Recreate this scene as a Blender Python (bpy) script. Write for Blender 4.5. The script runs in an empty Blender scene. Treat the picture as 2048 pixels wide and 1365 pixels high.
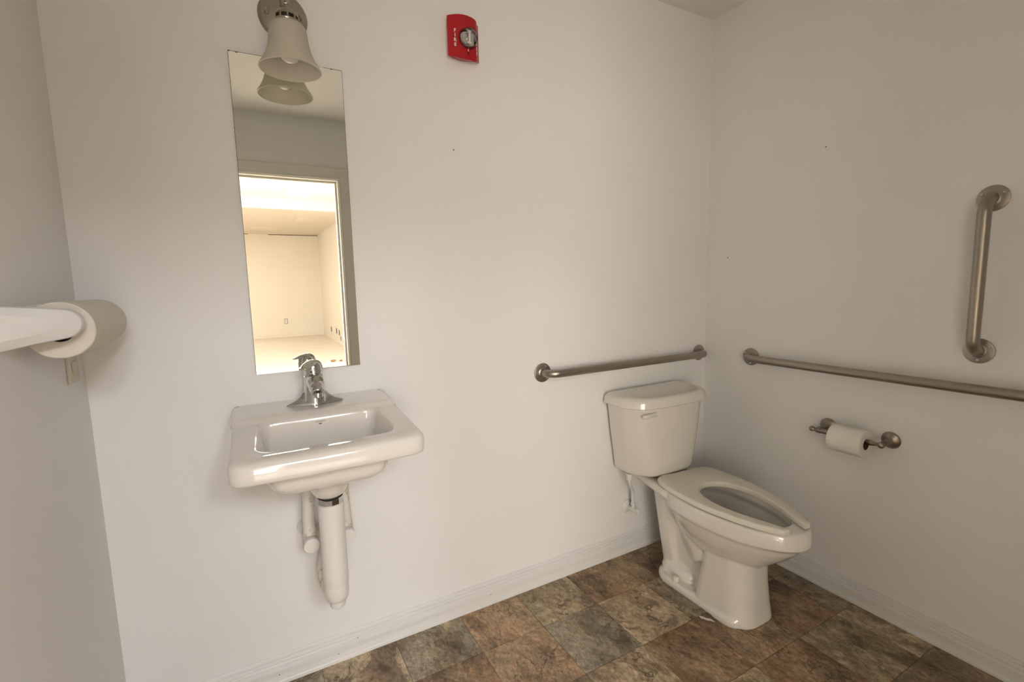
import bpy, bmesh, math, random
from mathutils import Vector, Matrix, Euler
from mathutils.bvhtree import BVHTree
random.seed(7)
PI = math.pi
C = bpy.context.scene.collection
S = bpy.context.scene

# ------------------------------------------------------------------ camera, world, exposure
cd = bpy.data.cameras.new('camera')
cam = bpy.data.objects.new('camera', cd); C.objects.link(cam)
cd.sensor_width = 36.0
cd.lens = 959.229 / 2048 * 36.0
cd.clip_start = 0.02
cam.location = (-1.97752, -1.61168, 1.26147)
cam.rotation_euler = (1.45053, 0.02348, -0.50419)
S.camera = cam
wd = bpy.data.worlds.new('world'); S.world = wd; wd.use_nodes = True
wd.node_tree.nodes['Background'].inputs[0].default_value = (0.9, 0.92, 1.0, 1)
wd.node_tree.nodes['Background'].inputs[1].default_value = 0.15
S.view_settings.view_transform = 'Standard'
S.view_settings.look = 'None'
S.view_settings.gamma = 1.0
S.view_settings.use_curve_mapping = False
S.view_settings.exposure = 0.0
TUBE = 12.0
FILL_NEAR = 52.0
FILL_FAR = 13.0          # diffuser strengths beyond the door; the near and far lights are added, unseen fill

# daylight: added area lamp behind a made-up, unseen window (built further down)
ld = bpy.data.lights.new('fill_light', 'AREA'); ld.shape = 'RECTANGLE'; ld.size = 2.30; ld.size_y = 1.90
ld.energy = 146; ld.color = (1.0, .94, .85)
lo = bpy.data.objects.new('fill_light', ld); C.objects.link(lo)
lo.location = (-3.33, -5.46, 1.27); lo.rotation_euler = (math.radians(90), 0, 0)   # faces +y

# ------------------------------------------------------------------ materials
def mat(name, col, rough=0.5, metal=0.0, spec=0.5, coat=0.0):
    m = bpy.data.materials.new(name); m.use_nodes = True
    b = m.node_tree.nodes['Principled BSDF']
    b.inputs['Base Color'].default_value = (*col, 1)
    b.inputs['Roughness'].default_value = rough
    b.inputs['Metallic'].default_value = metal
    b.inputs['Specular IOR Level'].default_value = spec
    b.inputs['Coat Weight'].default_value = coat
    b.inputs['Coat Roughness'].default_value = 0.05
    return m
def nodes(m): return m.node_tree.nodes, m.node_tree.links, m.node_tree.nodes['Principled BSDF']
def add(N, t, **kw):
    n = N.new(t)
    for k, v in kw.items(): setattr(n, k, v)
    return n
def noise_mix(m, col_a, col_b, scale, lo, hi, detail=4, bump=0.0, bump_scale=None, stretch=(1, 1, 1), rough=None):
    N, L, b = nodes(m)
    tc = add(N, 'ShaderNodeTexCoord'); mp = add(N, 'ShaderNodeMapping'); mp.inputs['Scale'].default_value = stretch
    L.new(tc.outputs['Object'], mp.inputs['Vector'])
    nz = add(N, 'ShaderNodeTexNoise'); nz.inputs['Scale'].default_value = scale; nz.inputs['Detail'].default_value = detail
    L.new(mp.outputs[0], nz.inputs['Vector'])
    r = add(N, 'ShaderNodeValToRGB')
    r.color_ramp.elements[0].position = lo; r.color_ramp.elements[0].color = (*col_a, 1)
    r.color_ramp.elements[1].position = hi; r.color_ramp.elements[1].color = (*col_b, 1)
    L.new(nz.outputs['Fac'], r.inputs[0]); L.new(r.outputs[0], b.inputs['Base Color'])
    if bump:
        n2 = add(N, 'ShaderNodeTexNoise'); n2.inputs['Scale'].default_value = bump_scale or scale; n2.inputs['Detail'].default_value = 3
        L.new(mp.outputs[0], n2.inputs['Vector'])
        bp = add(N, 'ShaderNodeBump'); bp.inputs['Strength'].default_value = bump; bp.inputs['Distance'].default_value = 0.002
        L.new(n2.outputs['Fac'], bp.inputs['Height']); L.new(bp.outputs[0], b.inputs['Normal'])
    return m

M = {}
M['wall'] = noise_mix(mat('wall_paint', (.8, .76, .69), .55, spec=.3), (.862, .846, .818), (.875, .86, .832), 3, .3, .7, bump=.06, bump_scale=160)
M['ceiling'] = noise_mix(mat('ceiling_paint', (.78, .74, .67), .8, spec=.2), (.84, .825, .795), (.86, .845, .815), 5, .3, .7, bump=.15, bump_scale=120)
M['trim'] = mat('trim_paint', (.80, .785, .75), .35, spec=.4)
M['casing'] = mat('casing_paint', (.78, .76, .69), .4, spec=.4)
M['sink'] = mat('sink_porcelain', (.80, .755, .69), .08, spec=.55, coat=.6)
M['toilet'] = mat('toilet_porcelain', (.77, .725, .65), .1, spec=.55, coat=.5)
M['seat'] = mat('seat_plastic', (.76, .72, .61), .28, spec=.45)
M['chrome'] = mat('chrome', (.62, .62, .61), .06, 1.0)
M['mirror'] = mat('mirror_silver', (.95, .96, .89), .0, 1.0)
M['mirror_edge'] = mat('mirror_edge', (.12, .13, .10), .4)
M['nickel'] = mat('brushed_nickel', (.36, .325, .28), .36, 1.0)
M['nickel_lamp'] = mat('satin_nickel', (.40, .36, .305), .28, 1.0)
M['bronze'] = mat('aged_nickel', (.30, .26, .215), .34, 1.0)
M['red'] = mat('red_plastic', (.42, .006, .012), .3, spec=.45)
M['letter'] = mat('white_print', (.82, .74, .70), .5)
M['logo'] = mat('grey_print', (.16, .15, .14), .5)
M['plastic'] = mat('white_plastic', (.76, .745, .71), .4, spec=.4)
M['ivory'] = mat('ivory_plastic', (.68, .65, .54), .45, spec=.4)
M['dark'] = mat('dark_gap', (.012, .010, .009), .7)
M['screw'] = mat('screw_steel', (.62, .60, .57), .25, 1.0)
M['card'] = mat('cardboard', (.10, .062, .035), .9)
M['paper'] = noise_mix(mat('soft_paper', (.8, .75, .65), .95, spec=.1), (.85, .81, .74), (.88, .84, .77), 60, .3, .7, bump=.35, bump_scale=220)
M['towel'] = noise_mix(mat('towel_paper', (.76, .7, .6), .95, spec=.1), (.74, .69, .60), (.78, .735, .645), 70, .3, .7, bump=.5, bump_scale=130)
M['pvc'] = mat('white_vinyl_cover', (.80, .77, .72), .35, spec=.4)
M['pvc_dirty'] = noise_mix(mat('stained_vinyl_cover', (.7, .66, .58), .5), (.46, .38, .25), (.75, .71, .64), 70, .28, .44, detail=6)
M['peach'] = noise_mix(mat('peach_wall_paint', (.86, .7, .52), .7, spec=.2), (.86, .80, .70), (.88, .82, .73), 2, .3, .7)
M['peach_ceiling'] = mat('peach_ceiling_paint', (.80, .72, .61), .8, spec=.2)
M['bright_ceiling'] = mat('white_ceiling_paint', (.80, .84, .90), .8, spec=.2)
M['tan_floor'] = noise_mix(mat('tan_vinyl_floor', (.8, .62, .42), .4), (.76, .66, .55), (.82, .73, .63), 3, .35, .65)
M['debris'] = noise_mix(mat('brown_scrap', (.3, .17, .06), .8), (.42, .24, .07), (.15, .08, .03), 40, .4, .6)
M['scrap'] = mat('white_paper_scrap', (.74, .68, .62), .8)

def brushed(m, axis):
    N, L, b = nodes(m)
    tc = add(N, 'ShaderNodeTexCoord'); mp = add(N, 'ShaderNodeMapping')
    mp.inputs['Scale'].default_value = tuple(6 if i == axis else 260 for i in range(3))
    nz = add(N, 'ShaderNodeTexNoise'); nz.inputs['Scale'].default_value = 1.0; nz.inputs['Detail'].default_value = 3
    L.new(tc.outputs['Object'], mp.inputs[0]); L.new(mp.outputs[0], nz.inputs['Vector'])
    mr = add(N, 'ShaderNodeMapRange'); mr.inputs['To Min'].default_value = .28; mr.inputs['To Max'].default_value = .46
    L.new(nz.outputs['Fac'], mr.inputs['Value']); L.new(mr.outputs[0], b.inputs['Roughness'])
brushed(M['nickel'], 0)

# frosted glass: diffuse skin that lets light through, with a satin gloss
def frosted(name, col):
    m = bpy.data.materials.new(name); m.use_nodes = True
    N, L = m.node_tree.nodes, m.node_tree.links
    b = N['Principled BSDF']; out = N['Material Output']
    b.inputs['Base Color'].default_value = (*col, 1); b.inputs['Roughness'].default_value = .35
    tl = add(N, 'ShaderNodeBsdfTranslucent'); tl.inputs[0].default_value = (*col, 1)
    tr = add(N, 'ShaderNodeBsdfTransparent'); tr.inputs[0].default_value = (.9, .9, .85, 1)
    a = add(N, 'ShaderNodeMixShader'); a.inputs[0].default_value = .4
    c = add(N, 'ShaderNodeMixShader'); c.inputs[0].default_value = .16
    L.new(b.outputs[0], a.inputs[1]); L.new(tl.outputs[0], a.inputs[2])
    L.new(a.outputs[0], c.inputs[1]); L.new(tr.outputs[0], c.inputs[2]); L.new(c.outputs[0], out.inputs[0])
    return m
M['frost'] = frosted('frosted_glass', (.82, .78, .68))
def clear(name, col, ior=1.45, rough=0.0):
    m = mat(name, col, rough); b = m.node_tree.nodes['Principled BSDF']
    b.inputs['Transmission Weight'].default_value = 1.0; b.inputs['IOR'].default_value = ior
    return m
def thin_clear(name):
    m = bpy.data.materials.new(name); m.use_nodes = True
    N, L = m.node_tree.nodes, m.node_tree.links; N.remove(N['Principled BSDF'])
    tr = add(N, 'ShaderNodeBsdfTransparent'); gl = add(N, 'ShaderNodeBsdfGlossy'); gl.inputs['Roughness'].default_value = .06
    fr = add(N, 'ShaderNodeFresnel'); fr.inputs[0].default_value = 1.5; mx = add(N, 'ShaderNodeMixShader')
    L.new(fr.outputs[0], mx.inputs[0]); L.new(tr.outputs[0], mx.inputs[1]); L.new(gl.outputs[0], mx.inputs[2]); L.new(mx.outputs[0], N['Material Output'].inputs[0])
    return m
M['lens'] = thin_clear('clear_polycarbonate')
M['bulb'] = mat('bulb_glass', (.86, .82, .74), .2, coat=.5)
def emit(name, col, s):
    m = mat(name, col, .4); b = m.node_tree.nodes['Principled BSDF']
    b.inputs['Emission Color'].default_value = (*col, 1); b.inputs['Emission Strength'].default_value = s
    return m
M['tube'] = emit('fluorescent_diffuser', (.97, .965, 1.0), TUBE)
M['fill_far'] = emit('added_warm_fill', (1.0, .935, .85), FILL_FAR)  # for the added far fixture
M['fill_near'] = emit('added_bright_fill', (.97, .965, 1.0), FILL_NEAR)  # for the added pair outside the doorway

# slate-look tile: the object's own colour gives each tile its hue
def tile_mat():
    m = mat('slate_tile', (.3, .2, .12), .42, spec=.4); N, L, b = nodes(m)
    oi = add(N, 'ShaderNodeObjectInfo'); tc = add(N, 'ShaderNodeTexCoord')
    off = add(N, 'ShaderNodeVectorMath', operation='SCALE'); off.inputs[0].default_value = (31, 17, 23)
    L.new(oi.outputs['Random'], off.inputs['Scale'])
    v = add(N, 'ShaderNodeVectorMath', operation='ADD'); L.new(tc.outputs['Object'], v.inputs[0]); L.new(off.outputs[0], v.inputs[1])
    st = add(N, 'ShaderNodeMapping'); st.inputs['Scale'].default_value = (1.6, 1.0, 1.0); st.inputs['Rotation'].default_value = (0, 0, .5)
    L.new(v.outputs[0], st.inputs[0])
    def noise(scale, detail, rough, dist, off=(0, 0, 0), src=None):
        n = add(N, 'ShaderNodeTexNoise'); n.inputs['Scale'].default_value = scale; n.inputs['Detail'].default_value = detail
        n.inputs['Roughness'].default_value = rough; n.inputs['Distortion'].default_value = dist
        q = add(N, 'ShaderNodeVectorMath', operation='ADD'); q.inputs[1].default_value = off
        L.new((src or st).outputs[0], q.inputs[0]); L.new(q.outputs[0], n.inputs['Vector']); return n
    def ramp(n, stops):
        r = add(N, 'ShaderNodeValToRGB'); e = r.color_ramp.elements
        e[0].position, e[0].color = stops[0][0], (*stops[0][1], 1); e[1].position, e[1].color = stops[-1][0], (*stops[-1][1], 1)
        for p, c in stops[1:-1]: x = e.new(p); x.color = (*c, 1)
        L.new(n.outputs['Fac'], r.inputs[0]); return r
    def mul(a_, b_, f=1.0):
        m_ = add(N, 'ShaderNodeMix', data_type='RGBA', blend_type='MULTIPLY'); m_.inputs[0].default_value = f
        L.new(a_, m_.inputs[6]); L.new(b_, m_.inputs[7]); return m_.outputs[2]
    g3 = lambda v, w=0.0: (v + w, v, v - w)
    big = noise(4.2, 10, .62, .5)
    # cleft slate: terraces with sharp edges
    terr = ramp(big, [(.30, g3(.50, .04)), (.405, g3(.72, .03)), (.415, g3(.52, .03)), (.425, g3(.88)), (.50, g3(1.0)), (.508, g3(.80)), (.516, g3(1.10)), (.60, g3(1.22, .02)), (.61, g3(1.02)), (.70, g3(1.38, .02))])
    sm = add(N, 'ShaderNodeMapping'); sm.inputs['Scale'].default_value = (1.0, 5.5, 1.0); sm.inputs['Rotation'].default_value = (0, 0, .35); L.new(st.outputs[0], sm.inputs[0])
    streak = ramp(noise(7, 8, .7, .7, (3, 1, 4), sm), [(.30, g3(.70, .02)), (.50, g3(1.0)), (.70, g3(1.22))])
    grain = ramp(noise(60, 7, .8, 0, (9, 2, 6)), [(.36, g3(.45, .02)), (.50, g3(.98)), (.64, g3(1.34))])
    mott = ramp(noise(15, 8, .7, 1.2, (1, 7, 3)), [(.36, g3(.55, .03)), (.47, g3(.96)), (.56, g3(1.06)), (.66, g3(1.36, -.02))])
    # second stone colour in sharp-edged patches
    hr = ramp(noise(3.6, 9, .6, .8, (5, 9, 2)), [(.50, (0, 0, 0)), (.535, (.75, .75, .75)), (.64, (1, 1, 1))])
    hs = add(N, 'ShaderNodeMath', operation='MULTIPLY'); hs.inputs[1].default_value = .70; L.new(hr.outputs[0], hs.inputs[0])
    alt0 = add(N, 'ShaderNodeMix', data_type='RGBA'); alt0.inputs[7].default_value = (.17, .115, .068, 1); L.new(oi.outputs['Color'], alt0.inputs[6])
    dk_ = ramp(noise(4.5, 9, .62, 1.0, (21, 6, 11)), [(.535, (0, 0, 0)), (.56, (.6, .6, .6)), (.68, (.9, .9, .9))]); L.new(dk_.outputs[0], alt0.inputs[0])
    alt = add(N, 'ShaderNodeMix', data_type='RGBA'); alt.inputs[7].default_value = (.36, .265, .16, 1)
    L.new(hs.outputs[0], alt.inputs[0]); L.new(alt0.outputs[2], alt.inputs[6])
    c0 = mul(mul(mul(alt.outputs[2], terr.outputs[0]), streak.outputs[0], .8), grain.outputs[0], .85)
    c0 = mul(c0, mott.outputs[0], .85)
    # sparse dark cracks
    vr = ramp(noise(3.4, 9, .62, .9, (15, 3, 8)), [(.484, (0, 0, 0)), (.50, (1, 1, 1)), (.512, (0, 0, 0))])
    vmask = ramp(noise(5, 3, .5, 0, (2, 12, 7)), [(.47, (0, 0, 0)), (.58, (1, 1, 1))])
    vs = add(N, 'ShaderNodeMath', operation='MULTIPLY'); L.new(vr.outputs[0], vs.inputs[0]); L.new(vmask.outputs[0], vs.inputs[1])
    vm = add(N, 'ShaderNodeMix', data_type='RGBA'); vm.inputs[7].default_value = (.075, .05, .03, 1)
    L.new(vs.outputs[0], vm.inputs[0]); L.new(c0, vm.inputs[6])
    L.new(vm.outputs[2], b.inputs['Base Color'])
    bp = add(N, 'ShaderNodeBump'); bp.inputs['Strength'].default_value = .35; bp.inputs['Distance'].default_value = .0025
    L.new(big.outputs['Fac'], bp.inputs['Height']); L.new(bp.outputs[0], b.inputs['Normal'])
    return m
M['tile'] = tile_mat()
M['grout'] = noise_mix(mat('floor_joint', (.12, .09, .06), .8), (.19, .14, .09), (.26, .20, .135), 30, .35, .65)

# ------------------------------------------------------------------ mesh helpers
def bm_box(bm, x0, x1, y0, y1, z0, z1):
    vs = [bm.verts.new(p) for p in ((x0,y0,z0),(x1,y0,z0),(x1,y1,z0),(x0,y1,z0),(x0,y0,z1),(x1,y0,z1),(x1,y1,z1),(x0,y1,z1))]
    fs = [bm.faces.new([vs[i] for i in f]) for f in ((0,3,2,1),(4,5,6,7),(0,1,5,4),(1,2,6,5),(2,3,7,6),(3,0,4,7))]
    return vs, fs
def box(x0, x1, y0, y1, z0, z1, bevel=0.0, seg=2):
    bm = bmesh.new(); bm_box(bm, min(x0,x1), max(x0,x1), min(y0,y1), max(y0,y1), min(z0,z1), max(z0,z1))
    if bevel: bmesh.ops.bevel(bm, geom=bm.edges[:], offset=bevel, segments=seg, affect='EDGES', profile=.5)
    return bm
def loft(bm, rings, cap0=True, cap1=True, closed=True):
    V = [[bm.verts.new(p) for p in r] for r in rings]
    n = len(V[0])
    for a, b in zip(V, V[1:]):
        for i in range(n if closed else n - 1):
            j = (i + 1) % n
            bm.faces.new((a[i], a[j], b[j], b[i]))
    if cap0: bm.faces.new(list(reversed(V[0])))
    if cap1: bm.faces.new(V[-1])
    return V
def frame(d):
    d = Vector(d).normalized()
    u = Vector((0, 0, 1)) if abs(d.z) < .9 else Vector((1, 0, 0))
    a = d.cross(u).normalized(); b = a.cross(d).normalized()
    return d, a, b
def lathe(bm, prof, origin=(0,0,0), axis=(0,0,1), n=32, sx=1.0, caps=True):
    """prof: list of (radius, distance along axis)"""
    d, a, b = frame(axis); o = Vector(origin)
    rings = []
    for r, h in prof:
        r = max(r, 1e-5)
        rings.append([o + d*h + (a*math.cos(t)*sx + b*math.sin(t))*r for t in (2*PI*i/n for i in range(n))])
    loft(bm, rings, caps, caps)
def spline(pts, k=8):
    P = [Vector(p) for p in pts]; out = []
    Q = [P[0]*2 - P[1]] + P + [P[-1]*2 - P[-2]]
    for i in range(1, len(Q) - 2):
        p0, p1, p2, p3 = Q[i-1], Q[i], Q[i+1], Q[i+2]
        for s in range(k):
            t = s / k
            out.append(.5*((2*p1) + (-p0+p2)*t + (2*p0-5*p1+4*p2-p3)*t*t + (-p0+3*p1-3*p2+p3)*t**3))
    out.append(P[-1]); return out
def tube(bm, pts, rad, n=20, caps=True):
    P = [Vector(p) for p in pts]; rings = []
    prev = None
    for i, p in enumerate(P):
        d = (P[min(i+1, len(P)-1)] - P[max(i-1, 0)]).normalized()
        if prev is None: _, a, b = frame(d)
        else:
            a = (prev - d*prev.dot(d)).normalized(); b = d.cross(a).normalized()
        if prev is None: b = d.cross(a).normalized()
        prev = a
        r = rad[i] if isinstance(rad, (list, tuple)) else rad
        rings.append([p + (a*math.cos(t) + b*math.sin(t))*r for t in (2*PI*k/n for k in range(n))])
    loft(bm, rings, caps, caps)
def ellipsoid(bm, c, r, nu=24, nv=14):
    m = Matrix.Translation(c) @ Matrix.Diagonal((*r, 1))
    bmesh.ops.create_uvsphere(bm, u_segments=nu, v_segments=nv, radius=1, matrix=m)
def rrect(hw0, hw1, yb, yf, rb, rf, bow=0.0, n=10):
    """plan outline: half widths at back (hw0) and front (hw1), back y, front y (y decreases forwards)"""
    pts = []
    def arc(cx, cy, r, a0, a1):
        for i in range(n + 1):
            t = a0 + (a1 - a0)*i/n; pts.append((cx + r*math.cos(t), cy + r*math.sin(t)))
    def line(p, q, k):
        for i in range(1, k): pts.append((p[0] + (q[0]-p[0])*i/k, p[1] + (q[1]-p[1])*i/k))
    arc(hw0 - rb, yb - rb, rb, 0, PI/2); line((hw0-rb, yb), (-hw0+rb, yb), 14)
    arc(-hw0 + rb, yb - rb, rb, PI/2, PI); line((-hw0, yb-rb), (-hw1, yf+rf), 8)
    arc(-hw1 + rf, yf + rf, rf, PI, 1.5*PI); line((-hw1+rf, yf), (hw1-rf, yf), 14)
    arc(hw1 - rf, yf + rf, rf, 1.5*PI, 2*PI); line((hw1, yf+rf), (hw0, yb-rb), 8)
    out = []
    ym = (yb + yf)/2
    for x, y in pts:
        if y < ym: y -= bow*(1 - (x/max(hw0, hw1))**2)*min(1, (ym - y)/(ym - yf))
        out.append((x, y))
    return out
def egg(yb, yf, hw, yc, n=72, eb=2.4, ef=2.0):
    """closed plan outline, blunt at the back, elongated at the front"""
    out = []
    for i in range(n):
        t = 2*PI*i/n; c, s = math.cos(t), math.sin(t)
        e = eb if s > 0 else ef
        x = hw*math.copysign(abs(c)**(2/e), c)
        y = yc + (yb - yc if s > 0 else yc - yf)*math.copysign(abs(s)**(2/e), s)
        out.append((x, y))
    return out
def at(pts, z, dx=0.0, dy=0.0): return [Vector((x + dx, y + dy, z)) for x, y in pts]

def obj(name, bm, m, parent=None, smooth=35, loc=None, rot=None):
    bmesh.ops.recalc_face_normals(bm, faces=bm.faces[:])
    me = bpy.data.meshes.new(name); bm.to_mesh(me); bm.free()
    if m: me.materials.append(M[m])
    if smooth:
        me.shade_smooth(); me.set_sharp_from_angle(angle=math.radians(smooth))
    o = bpy.data.objects.new(name, me); C.objects.link(o)
    if loc: o.location = loc
    if rot: o.rotation_euler = rot
    if parent: 
        o.parent = parent
    return o
def tag(o, label, cat, group=None):
    o['label'] = label; o['category'] = cat
    if group: o['group'] = group
    return o
def thing(name, label, cat, loc=(0,0,0), rot=(0,0,0), group=None):
    o = bpy.data.objects.new(name, None); C.objects.link(o); o.location = loc; o.rotation_euler = rot
    o.empty_display_size = .05
    return tag(o, label, cat, group)
def struct(name, bm, m, parent=None, smooth=None):
    o = obj(name, bm, m, parent, smooth)
    if not parent: o['kind'] = 'structure'
    return o
def fused(bm, voxel, smooth_it=6, factor=.5, cut=None):
    """weld overlapping closed shapes into one continuous glazed surface"""
    bmesh.ops.recalc_face_normals(bm, faces=bm.faces[:])
    me = bpy.data.meshes.new('tmp'); bm.to_mesh(me); bm.free()
    o = bpy.data.objects.new('tmp', me); C.objects.link(o)
    r = o.modifiers.new('r', 'REMESH'); r.mode = 'VOXEL'; r.voxel_size = voxel
    oc = None
    if cut is not None:
        bmesh.ops.recalc_face_normals(cut, faces=cut.faces[:])
        mc = bpy.data.meshes.new('cut'); cut.to_mesh(mc); cut.free(); oc = bpy.data.objects.new('cut', mc); C.objects.link(oc)
        k = o.modifiers.new('b', 'BOOLEAN'); k.operation = 'DIFFERENCE'; k.object = oc; k.solver = 'EXACT'
        r2 = o.modifiers.new('r2', 'REMESH'); r2.mode = 'VOXEL'; r2.voxel_size = voxel*.9
    s = o.modifiers.new('s', 'SMOOTH'); s.iterations = smooth_it; s.factor = factor
    dg = bpy.context.evaluated_depsgraph_get(); dg.update()
    em = o.evaluated_get(dg).to_mesh(); b2 = bmesh.new(); b2.from_mesh(em)
    o.evaluated_get(dg).to_mesh_clear(); bpy.data.objects.remove(o)
    if oc: bpy.data.objects.remove(oc)
    return b2
def text_bm(s, size, depth=.0004, bold=0):
    cu = bpy.data.curves.new('t', 'FONT'); cu.body = s; cu.size = size; cu.extrude = depth; cu.offset = bold; cu.align_x = 'CENTER'; cu.align_y = 'CENTER'
    o = bpy.data.objects.new('t', cu); C.objects.link(o)
    dg = bpy.context.evaluated_depsgraph_get(); dg.update()
    em = o.evaluated_get(dg).to_mesh(); b = bmesh.new(); b.from_mesh(em)
    o.evaluated_get(dg).to_mesh_clear(); bpy.data.objects.remove(o)
    return b
def sstep(a, b, x):
    t = min(1, max(0, (x - a)/(b - a))); return t*t*(3 - 2*t)

# ------------------------------------------------------------------ the room shell
W, D, H = 2.36, 2.16, 2.44
DX0, DX1, DH = -2.235, -1.335, 2.03           # the doorway behind the camera
t = .12
bm = box(-W - t, t, 0, t, -.1, H + .3); struct('wall_back', bm, 'wall')
bm = box(0, t, -D - t, 0, -.1, H + .3); struct('wall_right', bm, 'wall')
bm = box(-W - t, -W, -D - t, 0, -.1, H + .3); struct('wall_left', bm, 'wall')
bm = bmesh.new()
bm_box(bm, -W, DX0 - .02, -D - t, -D, -.1, H + .3); bm_box(bm, DX1 + .02, 0, -D - t, -D, -.1, H + .3)
bm_box(bm, DX0 - .02, DX1 + .02, -D - t, -D, DH + .02, H + .3)
struct('wall_front', bm, 'wall')
bm = box(-W, 0, -D, 0, H, H + .1); struct('ceiling', bm, 'ceiling')

# floor: joint bed with one raised tile per printed slate square
bm = box(-W - t, t, -D - t, t, -.06, -.0025); floor = struct('floor', bm, 'grout')
def tile_mesh(w, h):
    bm = bmesh.new(); g = .0007; e = .0026
    lo = [(g, g), (w-g, g), (w-g, h-g), (g, h-g)]; hi = [(e, e), (w-e, e), (w-e, h-e), (e, h-e)]
    A = [bm.verts.new((x - w/2, y - h/2, -.0030)) for x, y in lo]
    B = [bm.verts.new((x - w/2, y - h/2, -.0012)) for x, y in lo]
    Cc = [bm.verts.new((x - w/2, y - h/2, 0)) for x, y in hi]
    for P, Q in ((A, B), (B, Cc)):
        for i in range(4): bm.faces.new((P[i], P[(i+1) % 4], Q[(i+1) % 4], Q[i]))
    bm.faces.new(Cc)
    me = bpy.data.meshes.new('tile'); bm.normal_update(); bm.to_mesh(me); bm.free(); me.materials.append(M['tile']); return me
TAN, RUST, GREY, BROWN, OLIVE, ORANGE, DARK = ((.50,.395,.26),(.325,.205,.115),(.31,.262,.185),(.275,.19,.115),(.385,.308,.19),(.395,.265,.155),(.20,.145,.092))
SX, SY = .2475, .252
tile_cols = {(0,0):DARK,(0,1):GREY,(0,2):GREY,(0,3):TAN,(0,4):DARK,(1,0):BROWN,(1,1):BROWN,(1,2):RUST,(1,3):OLIVE,(1,4):DARK,
 (2,0):BROWN,(2,1):GREY,(2,2):ORANGE,(2,3):RUST,(3,0):RUST,(3,1):TAN,(3,2):RUST,(3,3):OLIVE,(4,0):OLIVE,(4,1):GREY,(4,2):TAN,(4,3):ORANGE,
 (5,0):ORANGE,(5,1):ORANGE,(5,2):OLIVE,(6,0):GREY,(6,1):RUST,(6,2):TAN,(7,0):TAN,(7,1):OLIVE,(8,0):GREY,(1,5):RUST}
meshes = {}
xs = [0, -.122] + [-.122 - SX*k for k in range(1, 10) if .122 + SX*k < W - .02] + [-W]
ys = [0, -.225] + [-.225 - SY*k for k in range(1, 10) if .225 + SY*k < D - .02] + [-D]
for i in range(len(xs) - 1):
    for j in range(len(ys) - 1):
        w, h = xs[i] - xs[i+1], ys[j] - ys[j+1]
        key = (round(w, 4), round(h, 4))
        if key not in meshes: meshes[key] = tile_mesh(w, h)
        o = bpy.data.objects.new('tile', meshes[key]); C.objects.link(o); o.parent = floor
        o.location = ((xs[i] + xs[i+1])/2, (ys[j] + ys[j+1])/2, 0)
        c = tile_cols.get((i, j)) or random.choice((TAN, RUST, GREY, BROWN, OLIVE, ORANGE))
        f = random.uniform(.93, 1.07); o.color = (c[0]*f, c[1]*f, c[2]*f, 1)

# baseboards with a stepped moulded top
BB = [(0, 0), (.0190, 0), (.0190, .0105), (.0178, .0125), (.0160, .0130), (.0150, .030), (.0165, .0485), (.0160, .0520), (.0120, .0545), (.0120, .0570), (.0140, .0585), (.0140, .0655), (.0128, .0675), (.0092, .0685), (.0092, .0708),
      (.0108, .0720), (.0108, .0768), (.0098, .0785), (.0062, .0795), (.0062, .0815), (.0076, .0826), (.0072, .0875), (.0030, .0916), (0, .0916)]
def baseboard(name, p, q, nrm):
    bm = bmesh.new(); p, q, nrm = Vector(p), Vector(q), Vector(nrm)
    loft(bm, [[e + nrm*a + Vector((0, 0, z)) for a, z in BB] for e in (p, q)])
    return struct(name, bm, 'trim')
bb_back = baseboard('baseboard_back', (-W, 0, 0), (0, 0, 0), (0, -1, 0))
baseboard('baseboard_right', (0, 0, 0), (0, -D, 0), (-1, 0, 0))
baseboard('baseboard_left', (-W, -D, 0), (-W, 0, 0), (1, 0, 0))
baseboard('baseboard_front', (0, -D, 0), (DX1 + .09, -D, 0), (0, 1, 0))
for x, z in ((-1.735, .062), (-1.80, .030), (-1.98, .034), (-1.225, .040)):
    bm = bmesh.new(); ellipsoid(bm, (x, -.0140 - (.0025 if z < .05 else 0), z), (.0016, .0010, .0016), 8, 6)
    obj('nail_head', bm, 'dark', bb_back)

# door jamb, stop and casing of the doorway
bm = bmesh.new()
bm_box(bm, DX0 - .02, DX0, -D - t, -D, 0, DH); bm_box(bm, DX1, DX1 + .02, -D - t, -D, 0, DH); bm_box(bm, DX0 - .02, DX1 + .02, -D - t, -D, DH, DH + .02)
jamb = struct('trim_1', bm, 'casing')
bm = bmesh.new()
bm_box(bm, DX0, DX0 + .012, -D - .085, -D - .05, 0, DH - .012); bm_box(bm, DX1 - .012, DX1, -D - .085, -D - .05, 0, DH - .012); bm_box(bm, DX0, DX1, -D - .085, -D - .05, DH - .012, DH)
obj('door_stop', bm, 'casing', jamb, None)
def casing(y, s):
    bm = bmesh.new()
    prof = [(0, 0), (.0, .010), (.004, .012), (.010, .012), (.013, .009), (.060, .015), (.072, .017), (.080, .015), (.085, .0), ]
    def pt(off, d, side):   # mitred path: left leg, head, right leg
        xl, xr, zt = DX0 - .006 - off, DX1 + .006 + off, DH + .006 + off
        return {0: (xl, y + s*d, 0), 1: (xl, y + s*d, zt), 2: (xr, y + s*d, zt), 3: (xr, y + s*d, 0)}[side]
    loft(bm, [[Vector(pt(o_, d_, k)) for o_, d_ in prof] for k in range(4)])
    return bm
struct('trim_2', casing(-D, 1), 'casing'); struct('trim_3', casing(-D - t, -1), 'casing')
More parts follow.
